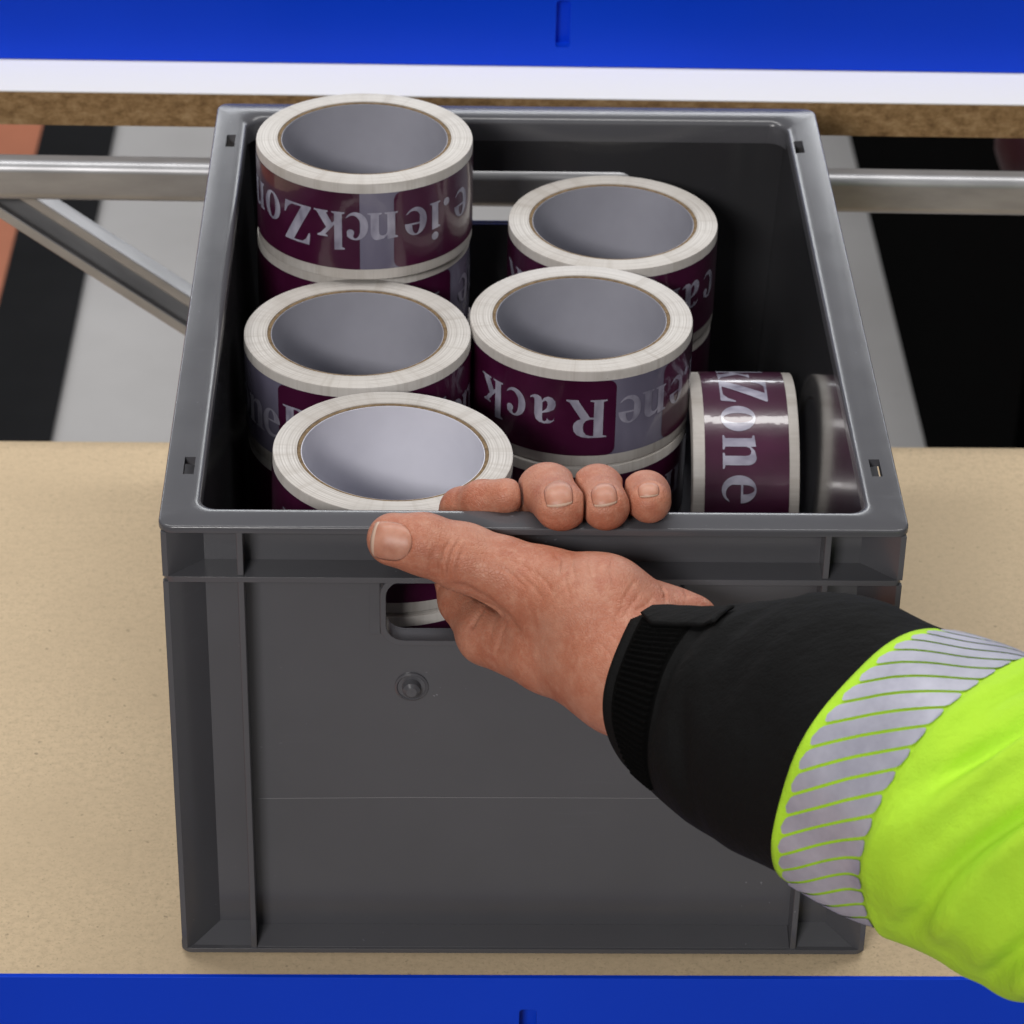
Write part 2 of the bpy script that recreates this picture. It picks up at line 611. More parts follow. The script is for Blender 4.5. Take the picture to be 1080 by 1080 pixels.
# ------------------------------------------------------------------ lettering (serif outlines drawn by hand; cap height 1)
def arc(cx, cy, rx, ry, a0, a1, n=14):
    return [(cx + rx * math.cos(R(a0 + (a1 - a0) * i / n)), cy + ry * math.sin(R(a0 + (a1 - a0) * i / n))) for i in range(n + 1)]


XH = .70
GLYPH = {}
# each glyph: (width, [[outer, hole, ...], ...])
GLYPH['.'] = (.26, [[arc(.13, .10, .105, .105, 0, 350, 16)]])
GLYPH['i'] = (.36, [[[(.02, 0), (.34, 0), (.34, .035), (.275, .055), (.275, XH), (.02, XH - .03), (.02, XH - .065), (.085, XH - .09), (.085, .055), (.02, .035)]],
                    [arc(.18, .88, .105, .105, 0, 350, 16)]])
GLYPH['n'] = (.78, [[[(.02, 0), (.34, 0), (.34, .035), (.275, .055), (.275, .50)] + [(.31, .57), (.37, .60), (.43, .59), (.465, .55), (.475, .48)] +
                     [(.475, .055), (.41, .035), (.41, 0), (.75, 0), (.75, .035), (.675, .055), (.675, .50)] + arc(.52, .52, .155, .19, 0, 110, 8) +
                     [(.36, .675), (.275, .59), (.275, XH), (.02, XH - .03), (.02, XH - .065), (.085, XH - .09), (.085, .055), (.02, .035)]]])
GLYPH['o'] = (.70, [[arc(.35, .345, .325, .365, 0, 352, 36), arc(.35, .345, .125, .31, 0, 352, 28)[::-1]]])
GLYPH['e'] = (.64, [[arc(.33, .345, .305, .365, 315, 3, 6) [:0] +
                     [(.615, .385)] + arc(.33, .385, .285, .325, 0, 90, 10) + arc(.33, .345, .305, .365, 90, 270, 22) +
                     arc(.33, .30, .285, .32, 270, 318, 6) + [(.59, .15)] + arc(.40, .30, .20, .235, 312, 205, 8) + [(.222, .34), (.222, .385)],
                     [(.222, .43), (.425, .43)] + arc(.325, .45, .10, .22, 0, 180, 12)]])
GLYPH['c'] = (.60, [[arc(.33, .345, .305, .365, 48, 90, 5) + arc(.33, .345, .305, .365, 92, 270, 22) + arc(.33, .30, .265, .32, 270, 320, 6) + [(.57, .15)] +
                     arc(.40, .33, .19, .26, 308, 180, 10) + arc(.34, .40, .125, .265, 180, 80, 8) + [(.39, .60)] + arc(.45, .52, .09, .09, 150, 380, 10)]])
GLYPH['a'] = (.68, [[[(.06, .50)] + arc(.15, .52, .09, .09, 190, 20, 8)[::1] + [(.25, .62), (.30, .655), (.345, .63), (.355, .55), (.355, .44), (.20, .385), (.08, .31), (.035, .20), (.045, .09), (.12, .0), (.22, -.015), (.31, .03), (.365, .11),
                      (.39, .03), (.46, -.01), (.56, -.01), (.66, .06), (.66, .10), (.60, .07), (.555, .09), (.55, .16), (.55, .50), (.51, .63), (.42, .69), (.30, .71), (.16, .68), (.07, .60)],
                     [(.355, .16), (.29, .10), (.24, .12), (.225, .20), (.25, .30), (.31, .365), (.355, .39)]]])
GLYPH['k'] = (.80, [[[(.02, 0), (.34, 0), (.34, .035), (.275, .055), (.275, .25), (.33, .305), (.475, .055), (.43, .035), (.43, 0), (.79, 0), (.79, .035), (.72, .055),
                      (.475, .435), (.62, .60), (.70, .645), (.70, .68), (.44, .68), (.44, .645), (.50, .62), (.275, .345), (.275, 1.0), (.02, .97), (.02, .935), (.085, .91), (.085, .055), (.02, .035)]]])
GLYPH['R'] = (1.02, [[[(.02, 0), (.42, 0), (.42, .035), (.33, .055), (.33, .46), (.42, .46), (.68, .05), (.70, 0), (.98, 0), (.98, .04), (.90, .07), (.63, .50)] +
                      [(.72, .54), (.79, .62), (.81, .72), (.79, .83), (.72, .92), (.60, .98), (.46, 1.0), (.02, 1.0), (.02, .965), (.11, .945), (.11, .055), (.02, .035)],
                      [(.33, .51), (.42, .51), (.52, .55), (.57, .63), (.58, .73), (.56, .84), (.50, .92), (.40, .95), (.33, .95)]]])
GLYPH['Z'] = (.86, [[[(.03, 0), (.80, 0), (.84, .32), (.80, .32), (.72, .16), (.60, .06), (.44, .05), (.30, .05), (.82, .96), (.82, 1.0), (.09, 1.0), (.06, .70), (.10, .70), (.17, .85), (.28, .94), (.42, .95), (.54, .95), (.03, .04)]]])


def glyph_mesh(bm, ch, arc_pos, z_mid, r, size, flip, swirl=0):
    w, shapes = GLYPH[ch]
    sub = bmesh.new()
    for loops in shapes:
        flat = [p for lp in loops for p in lp]
        tris = tessellate_polygon([[Vector((p[0], p[1], 0)) for p in lp] for lp in loops])
        vs = [sub.verts.new((p[0], p[1], 0)) for p in flat]
        for tr in tris:
            try:
                sub.faces.new([vs[i] for i in tr])
            except ValueError:
                pass
    k = .06
    while k < w:
        g = sub.verts[:] + sub.edges[:] + sub.faces[:]
        bmesh.ops.bisect_plane(sub, geom=g, plane_co=(k, 0, 0), plane_no=(1, 0, 0))
        k += .06
    mp = {}
    for v in sub.verts:
        gx, gy = (v.co.x - w / 2) * size, (v.co.y - .5) * size
        if flip:
            gx, gy = -gx, -gy
        a = arc_pos + gx / r
        mp[v] = bm.verts.new((r * math.sin(a), -r * math.cos(a), z_mid + gy))
    for f in sub.faces:
        fc = bm.faces.new([mp[v] for v in f.verts])
        fc.normal_update()
        c = fc.calc_center_median()
        if fc.normal.x * c.x + fc.normal.y * c.y < 0:
            fc.normal_flip()
    sub.free()


def cyl_patch(bm, a0, a1, z0, z1, r, corner0=0, corner1=0, step=.05):
    """a strip of film lying on the roll between two angles; its ends may have rounded corners"""
    n = max(2, int((a1 - a0) / step))
    xs = [a0 + (a1 - a0) * i / n for i in range(n + 1)]
    extra = []
    for c, base, sg in ((corner0, a0, 1), (corner1, a1, -1)):
        if c:
            for k in range(7):
                extra.append(base + sg * c / r * (1 - math.cos(R(15 * k))))
    xs = sorted(set(xs + extra))
    prev = None
    for a in xs:
        inset = 0
        for c, d in ((corner0, (a - a0) * r), (corner1, (a1 - a) * r)):
            if c and d < c:
                inset = max(inset, c - math.sqrt(max(0, c * c - (c - d) ** 2)))
        cur = (bm.verts.new((r * math.sin(a), -r * math.cos(a), z0 + inset)), bm.verts.new((r * math.sin(a), -r * math.cos(a), z1 - inset)))
        if prev:
            f = bm.faces.new((prev[0], cur[0], cur[1], prev[1]))
            f.smooth = True
        prev = cur


RH = .0490        # roll width
BZ0, BZ1 = .0055, .0441


def no_recalc(name, bm, mat, parent):
    me = bpy.data.meshes.new(name)
    bm.to_mesh(me)
    bm.free()
    me.materials.append(mat)
    return link(name, me, parent)


def lathe(bm, prof, n=96, mat=0):
    rings = [[bm.verts.new((r * math.cos(2 * math.pi * i / n), r * math.sin(2 * math.pi * i / n), z)) for i in range(n)] for r, z in prof]
    for k in range(len(rings)):
        a, b = rings[k], rings[(k + 1) % len(rings)]
        for i in range(n):
            j = (i + 1) % n
            f = bm.faces.new((a[i], a[j], b[j], b[i]))
            f.smooth = True
            f.material_index = mat


GROUP = 'printed tape rolls in the crate'


def build_roll(label, r, ri, blocks, letters, flip, size=.0195, liner=None):
    t = empty('tape_roll')
    tag(t, label, 'tape roll', GROUP)
    rc = ri + .0019
    bm = bmesh.new()
    lathe(bm, [(rc + .0001, 0), (r - .0008, 0), (r - .0002, .0002), (r, .0008), (r, RH - .0008), (r - .0002, RH - .0002), (r - .0008, RH), (rc + .0001, RH)])
    o = from_bm('winding', bm, M_WINDING, t)
    o.data.set_sharp_from_angle(angle=R(50))
    bm = bmesh.new()
    lathe(bm, [(ri + .0004, .0003), (rc, .0003), (rc, RH - .0004), (ri + .0004, RH - .0004)])
    core = from_bm('core', bm, M_CARD, t)
    core.data.set_sharp_from_angle(angle=R(40))
    bm = bmesh.new()
    lathe(bm, [(ri, .0004), (ri + .0003, .0004), (ri + .0003, RH - .0006), (ri, RH - .0006)])
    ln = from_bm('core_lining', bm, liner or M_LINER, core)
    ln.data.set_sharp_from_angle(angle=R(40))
    bm = bmesh.new()
    cyl_patch(bm, -math.pi, math.pi, BZ0, BZ1, r + .00015)
    film = no_recalc('film', bm, M_FILM, t)
    zm = (BZ0 + BZ1) / 2
    used = set()
    for a0, a1, c0, c1 in blocks:
        bm = bmesh.new()
        cyl_patch(bm, a0, a1, BZ0, BZ1, r + .00032, .004 if c0 else 0, .004 if c1 else 0)
        blk = no_recalc('print_panel', bm, M_MAROON, t)
        ins = [(i, l) for i, l in enumerate(letters) if a0 <= l[1] <= a1 and i not in used]
        if ins:
            bm = bmesh.new()
            for i, (ch, a) in ins:
                used.add(i)
                glyph_mesh(bm, ch, a, zm, r + .00050, size, flip)
            no_recalc('lettering', bm, M_LETTER, blk)
    rest = [l for i, l in enumerate(letters) if i not in used]
    if rest:
        bm = bmesh.new()
        for ch, a in rest:
            glyph_mesh(bm, ch, a, zm, r + .00050, size, flip)
        no_recalc('lettering', bm, M_LETTER, film)
    return t


def copy_tree(o, parent=None):
    c = o.copy()
    COL.objects.link(c)
    c.parent = parent
    for ch in list(o.children):
        copy_tree(ch, c)
    return c


Z0 = .0032
PI = math.pi


def word(start, text, flip, step=.268):
    out = []
    a = start
    for ch in text:
        out.append((ch, a))
        a += (-1 if flip else 1) * step * (1.28 if ch in 'RZ' else .62 if ch in 'i.' else 1)
    return out


RI = .0389
top_a = build_roll('topmost tape roll, on the tallest stack in the rear left corner of the crate', .0510, RI,
                   [(-2.9, -.026, 1, 0), (.286, 2.2, 1, 0)],
                   [('o', -.97), ('n', -1.27), ('Z', -.634), ('k', -.305), ('c', -.052), ('n', .181), ('e', .50), ('i', .708), ('.', .85), ('e', 1.08)], True)
top_b = build_roll('upright lettered tape roll between the pale cored front roll and the topmost roll', .0515, RI,
                   [(-.73, 2.6, 1, 0)],
                   [('Z', -1.66), ('o', -1.33), ('n', -1.06), ('e', -.823), ('R', -.49), ('a', -.16), ('c', .11), ('k', .39), ('Z', .74), ('o', 1.04), ('n', 1.3)], False)
top_c = build_roll('front left tape roll touching the crate rim, worn edge and pale lavender core', .0512, RI,
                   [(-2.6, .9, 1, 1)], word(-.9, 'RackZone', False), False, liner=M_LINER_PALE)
top_d = build_roll('central tape roll with upside down Rack lettering above the fingertips', .0512, RI,
                   [(-2.5, .284, 0, 1), (.786, 2.4, 1, 0)],
                   [('R', .02), ('a', -.364), ('c', -.635), ('k', -.92), ('e', .419), ('n', .675), ('e', .985), ('.', 1.17), ('i', 1.34), ('e', 1.56), ('o', 2.75)], True)
top_e = build_roll('rear right tape roll standing against the back of the central roll', .0508, RI,
                   [(-2.9, 2.9, 0, 0)], [('a', .80), ('c', 1.10), ('k', .5), ('R', -1.2), ('e', -.75)], True)
lying = build_roll('tape roll lying on its side against the right crate wall, reading Zone downwards', .0510, RI,
                   [(-2.9, 2.9, 0, 0)], [], False)
under_a = build_roll('dark shaded tape roll directly beneath the topmost roll of the rear left stack', .0510, RI,
                     [(-2.5, .95, 0, 1)], [('e', 1.2), ('n', 1.47), ('o', 1.74), ('R', .6), ('a', .25), ('c', -.02), ('k', -.3)], True)
under_d = build_roll('tape roll beneath the central one, partly hidden behind the fingertips', .0514, RI,
                     [(-2.6, 1.6, 0, 0)], [('n', 1.02), ('e', .75), ('o', -.4), ('Z', -.75), ('k', -1.1)], True)
under_b = build_roll('tape roll beneath the left one, seen as a sliver beside the left crate wall', .0514, RI,
                     [(-2.9, 2.9, 0, 0)], [], False)
under_e = build_roll('tape roll beneath the rear right one, a sliver by the dark corner', .0508, RI,
                     [(-2.9, 2.9, 0, 0)], [], False)
under_c = build_roll('tape roll beneath the front left one, seen only through the grip hole', .0511, RI,
                     [(-2.9, 2.9, 0, 0)], [], False)

A_XY, B_XY, C_XY, D_XY, E_XY = (-.0741, .2985), (-.0756, .2006), (-.0592, .0925), (.0267, .2165), (.0456, .3160)
P = .0494
top_a.location = (*A_XY, Z0 + 4 * P + .0008)
top_a.rotation_euler = (R(-.6), 0, 0)
top_b.location = (*B_XY, Z0 + 3 * P)
top_b.rotation_euler = (R(0), 0, 0)
top_c.location = (*C_XY, Z0 + 3 * P + .0016)
top_c.rotation_euler = (0, R(1.6), 0)
top_d.location = (*D_XY, Z0 + 3 * P)
top_e.location = (*E_XY, Z0 + 3 * P - .0008)
under_a.location = (A_XY[0] - .001, .3040, Z0 + 3 * P)
under_b.location = (B_XY[0] + .0005, B_XY[1] + .0005, Z0 + 2 * P)
under_c.location = (C_XY[0] + .0006, C_XY[1], Z0 + 2 * P)
under_d.location = (D_XY[0] - .0008, D_XY[1] - .001, Z0 + 2 * P)
under_e.location = (E_XY[0] - .0006, E_XY[1] + .0006, Z0 + 2 * P - .001)
lying.rotation_euler = (0, R(90), 0)
lying.location = (.0775, .2085, .118)
# lettering of the lying roll reads downwards round its curve
blk = [c for c in lying.children if c.name.startswith('print_panel')][0]
bm = bmesh.new()


def side_letter(bm, ch, theta, r, size):
    """glyph whose baseline runs round the roll; theta = elevation of its middle on the roll, world axis along X"""
    w, shapes = GLYPH[ch]
    for loops in shapes:
        sub = bmesh.new()
        flat = [p for lp in loops for p in lp]
        tris = tessellate_polygon([[Vector((p[0], p[1], 0)) for p in lp] for lp in loops])
        vs = [sub.verts.new((p[0], p[1], 0)) for p in flat]
        for tr in tris:
            try:
                sub.faces.new([vs[i] for i in tr])
            except ValueError:
                pass
        k = .06
        while k < w:
            bmesh.ops.bisect_plane(sub, geom=sub.verts[:] + sub.edges[:] + sub.faces[:], plane_co=(k, 0, 0), plane_no=(1, 0, 0))
            k += .06
        mp = {}
        for v in sub.verts:
            th = theta - (v.co.x - w / 2) * size / r
            lx = RH / 2 + (v.co.y - .5) * size
            # roll frame: its z axis lies along world +X; world up = -x of the roll, world -y = -y of the roll
            mp[v] = bm.verts.new((-r * math.sin(th), -r * math.cos(th), lx))
        for f in sub.faces:
            fc = bm.faces.new([mp[v] for v in f.verts])
            fc.normal_update()
            c = fc.calc_center_median()
            if fc.normal.x * c.x + fc.normal.y * c.y < 0:
                fc.normal_flip()
        sub.free()


th = R(107)
for ch, stp in (('k', .37), ('Z', .36), ('o', .335), ('n', .335), ('e', .27), ('.', .2), ('i', .2)):
    side_letter(bm, ch, th, .0510 + .0005, .0218)
    th -= stp
no_recalc('lettering', bm, M_LETTER, blk)

# rolls that carry the visible ones, out of sight at the bottom of the crate
for src, levels in ((under_a, (0, 1, 2)), (under_b, (0, 1)), (under_c, (0, 1)), (under_d, (0, 1)), (under_e, (0, 1))):
    for lv in levels:
        c = copy_tree(src)
        c.location = (src.location.x * .965, src.location.y, Z0 + lv * P)
        c['label'] = 'tape roll deep in the crate, covered by the rolls stacked on it'

# ------------------------------------------------------------------ the workbench shelf and what is behind it
bm = bmesh.new()
SX0, SX1 = -1.25, 1.25
add_box(bm, (SX0, -.0124, -.0180), (SX1, .4405, 0.0))
o = from_bm('shelf_board', bm, M_CHIP, bevel=.0006)
tag(o, 'plain chipboard shelf board the grey crate stands on', 'shelf board')


def beam(label, y, z0, z1, slots, depth=.045):
    """folded sheet beam: front face with punched slots, returns at top and bottom"""
    bm = bmesh.new()
    rect = [(SX0, z0), (SX1, z0), (SX1, z1), (SX0, z1)]
    holes = [rrect(x - .0038, a, x + .0038, b, .0018, 4)[::-1] for x, a, b in slots]
    prism(bm, [rect] + holes, lambda x, z, h: (x, h, z), y, y + .002)
    add_box(bm, (SX0, y + .002, z0), (SX1, y + depth, z0 + .002))
    add_box(bm, (SX0, y + .0019, z1 - .002), (SX1, y + .0024, z1))
    t = from_bm('shelf_beam', bm, M_BLUE, bevel=.0012, segs=3)
    tag(t, label, 'shelf beam', 'blue steel shelf beams')
    for x, a, b in slots:
        bm = bmesh.new()
        add_box(bm, (x - .0052, y + .0075, a - .003), (x + .0052, y + .0085, b + .003))
        add_box(bm, (x - .0052, y + .0021, b + .0006), (x + .0052, y + .0074, b + .0016))
        add_box(bm, (x - .0052, y + .0021, a - .0016), (x + .0052, y + .0074, a - .0002))
        from_bm('slot_pocket', bm, M_BLUE, t)
    return t


FRONT = on_y(557, 1065, -.0150)
beam('blue steel beam along the front edge of the chipboard shelf, below the crate', -.0150, -.075, .0006,
     [(FRONT[0], FRONT[2] - .021, FRONT[2]), (FRONT[0] - .32, FRONT[2] - .021, FRONT[2]), (FRONT[0] + .32, FRONT[2] - .021, FRONT[2])], depth=.0018 + .0002)
# rear work top: white melamine top over a raw chipboard front edge, slightly out of level as in the photo
rear = []
YB = .470
for u, v in ((0, 95), (1079, 110)):
    rear.append(on_y(u, v, YB))
ZR = (rear[0][2] + rear[1][2]) / 2
TILT = math.atan2(rear[1][2] - rear[0][2], rear[1][0] - rear[0][0])
rt = empty('rear_worktop', (0, YB, ZR))
rt.rotation_euler = (0, -TILT, 0)
tag(rt, 'white topped board with raw brown chipboard edge behind the crate', 'worktop')
bm = bmesh.new()
add_box(bm, (SX0, 0, -.0195), (SX1, .075, -.0008))
from_bm('chipboard_core', bm, M_CHIP_EDGE, rt)
bm = bmesh.new()
add_box(bm, (SX0, -.0003, -.0007), (SX1, .0753, 0.0))
from_bm('white_surface', bm, M_WHITE, rt)
YBEAM = .5092
s = on_y(593, 50, YBEAM)
b2 = beam('blue steel upright panel with a punched slot behind the white worktop', YBEAM, ZR + .0004, ZR + .062,
          [(s[0], s[2], s[2] + .0265)], depth=.03)
b2.rotation_euler = (0, 0, 0)
# give it the same lean as the worktop
b2.data.transform(Matrix.Translation((0, 0, 0)))
for ob in [b2]:
    piv = Vector((0, YBEAM, ZR))
    ob.matrix_world = Matrix.Translation(piv) @ Matrix.Rotation(-TILT, 4, 'Y') @ Matrix.Translation(-piv)

# galvanised rail (box section) and brace (open channel), slightly out of level as in the photo
YT = .4440
tl, tr = on_y(0, 172, YT), on_y(1079, 190, YT)
bl, br = on_y(0, 215, YT), on_y(1079, 229, YT)
hgt = ((tl[2] - bl[2]) + (tr[2] - br[2])) / 2
sl = (tr[2] - tl[2]) / (tr[0] - tl[0])
bm = bmesh.new()
add_box(bm, (-1.25, 0, -hgt), (1.25, .0150, 0))
o = from_bm('steel_rail', bm, M_STEEL, bevel=.0056, segs=7)
o.location = (0, YT, float(tl[2] - sl * tl[0]))
o.rotation_euler = (0, -math.atan(sl), 0)
tag(o, 'horizontal galvanised steel rail running behind the crate', 'rail')
YC = .4605
c0, c1 = on_y(40, 233.5, YC), on_y(200, 335.5, YC)
dv = Vector((c1[0] - c0[0], 0, c1[2] - c0[2]))
ln_ = dv.length
ang = math.atan2(dv.z, dv.x)
W2, LIP, TH, DP = .0108, .0056, .0014, .0150
prof = [(-W2, 0), (-W2 + LIP, 0), (-W2 + LIP, TH), (-W2 + TH, TH), (-W2 + TH, DP - TH), (W2 - TH, DP - TH), (W2 - TH, TH), (W2 - LIP, TH), (W2 - LIP, 0), (W2, 0), (W2, DP), (-W2, DP)]
bm = bmesh.new()
prism(bm, [prof], lambda a, b, h: (h, b, a), -.10, .30)
o = from_bm('steel_brace', bm, M_STEEL, bevel=.0009, segs=3)
o.location = (float(c0[0]), YC, float(c0[2]))
o.rotation_euler = (0, -ang, 0)
tag(o, 'slanting galvanised steel channel meeting the horizontal rail at left', 'brace')

# floor
ZF = -.80


def sheet(name, x0, x1, y0, y1, z, mat):
    bm = bmesh.new()
    v = [bm.verts.new(p) for p in ((x0, y0, z), (x1, y0, z), (x1, y1, z), (x0, y1, z))]
    bm.faces.new(v)
    o = from_bm(name, bm, mat)
    o['kind'] = 'structure'
    return o


sheet('floor', -8, 8, -6, 12, ZF, M_FLOOR)
sheet('floor_marking', -2.4, -.531, -2, 6, ZF + .004, M_ORANGE)
sheet('floor_marking', -.533, -.442, -2, 6, ZF + .008, M_BLACKFLOOR)
ZU = ZF + .62
unit = empty('storage_unit', (.9, 2.3, ZF))
tag(unit, 'large black storage unit on the floor at right, behind the shelf', 'storage unit')
seam = ray(1064, 470)
for x0, x1 in ((.475, .5835), (.5875, 1.5)):
    bm = bmesh.new()
    add_box(bm, (x0 - .9, -.95, .0005), (x1 - .9, .95, ZU - ZF))
    from_bm('panel', bm, M_RUBBER, unit, bevel=.004)
bm = bmesh.new()
d = ray(1090, 152)
pt = CAM_LOC + d * ((ZU + .03 - CAM_LOC[2]) / d[2])
bmesh.ops.create_uvsphere(bm, u_segments=24, v_segments=14, radius=.036)
for v in bm.verts:
    v.co.x *= .8
    v.co.z = max(v.co.z, -.0285)
    v.co += .003 * Vector(noise.noise_vector(v.co * 50))
o = from_bm('bundle', bm, M_BURG, smooth=True)
o.location = (pt[0], pt[1], ZU + .03)
tag(o, 'small burgundy bundle at the right edge of the picture, by the steel rail', 'bundle')

# >>>PERSON
# ------------------------------------------------------------------ the person: left hand, gripping the crate, and sleeve
def P3(u, v, y):
    return on_y(u, v, y)


def sd_cone(p, a, b, r1, r2):
    """distance to a round cone from a (radius r1) to b (radius r2)"""
    ba = b - a
    l2 = float(ba @ ba)
    rr = r1 - r2
    a2 = l2 - rr * rr
    il2 = 1.0 / l2
    pa = p - a.astype(np.float32)
    y = pa @ ba.astype(np.float32)
    z = y - l2
    q = pa * l2 - y[..., None] * ba.astype(np.float32)
    x2 = np.einsum('...i,...i->...', q, q)
    y2 = y * y * l2
    z2 = z * z * l2
    k = np.sign(rr) * rr * rr * x2
    c1 = np.sqrt(x2 + z2) * il2 - r2
    c2 = np.sqrt(x2 + y2) * il2 - r1
    c3 = (np.sqrt(np.maximum(x2 * a2 * il2, 0)) + y * rr) * il2 - r1
    out = np.where(np.sign(z) * a2 * z2 > k, c1, np.where(np.sign(y) * a2 * y2 < k, c2, c3))
    return out.astype(np.float32)


def smin(a, b, k):
    h = np.maximum(k - np.abs(a - b), 0) / k
    return np.minimum(a, b) - h * h * k * .25


def surface_nets(f, origin, h):
    """naive surface nets of the zero level of grid f"""
    s = f < 0
    nx, ny, nz = f.shape
    cs = [(i, j, k) for i in (0, 1) for j in (0, 1) for k in (0, 1)]
    cnt = sum(s[i:nx - 1 + i, j:ny - 1 + j, k:nz - 1 + k].astype(np.int8) for i, j, k in cs)
    cell = np.argwhere((cnt > 0) & (cnt < 8))
    idx = -np.ones((nx - 1, ny - 1, nz - 1), np.int64)
    idx[tuple(cell.T)] = np.arange(len(cell))
    acc = np.zeros((len(cell), 3))
    num = np.zeros(len(cell))
    for a in cs:
        for ax in range(3):
            if a[ax]:
                continue
            b = list(a)
            b[ax] = 1
            fa = f[cell[:, 0] + a[0], cell[:, 1] + a[1], cell[:, 2] + a[2]]
            fb = f[cell[:, 0] + b[0], cell[:, 1] + b[1], cell[:, 2] + b[2]]
            cr = (fa < 0) != (fb < 0)
            t = np.where(cr, fa / np.where(cr, fa - fb, 1), 0)
            pt = np.tile(np.array(a, float), (len(cell), 1))
            pt[:, ax] += t
            acc[cr] += pt[cr]
            num[cr] += 1
    verts = (cell + acc / num[:, None]) * h + origin
    quads = []
    for ax in range(3):
        o1, o2 = [(1, 2), (2, 0), (0, 1)][ax]
        sl = [slice(1, n - 1) for n in (nx, ny, nz)]
        sl[ax] = slice(0, (nx, ny, nz)[ax] - 1)
        sl2 = list(sl)
        sl2[ax] = slice(1, (nx, ny, nz)[ax])
        c = np.argwhere(s[tuple(sl)] != s[tuple(sl2)])
        if not len(c):
            continue
        base = np.array([x.start for x in sl])
        c = c + base
        flip = s[tuple(c.T)]
        e1 = np.zeros(3, int); e1[o1] = 1
        e2 = np.zeros(3, int); e2[o2] = 1
        q = np.stack([idx[tuple((c - e1 - e2).T)], idx[tuple((c - e2).T)], idx[tuple(c.T)], idx[tuple((c - e1).T)]], 1)
        q[~flip] = q[~flip][:, ::-1]
        quads.append(q)
    q = np.concatenate(quads)
    q = q[(q >= 0).all(1)]
    return verts, q


# seat of each nail: centre, direction from root to free edge, half length, half width (photo pixels), rise
NAILS = [(413, 571, 188, 22, 20.5, .0007), (589, 521, 82, 14, 15, .0006), (637, 522, 80, 12.5, 13.5, .0006), (684, 517, 84, 7.5, 11, .0005)]


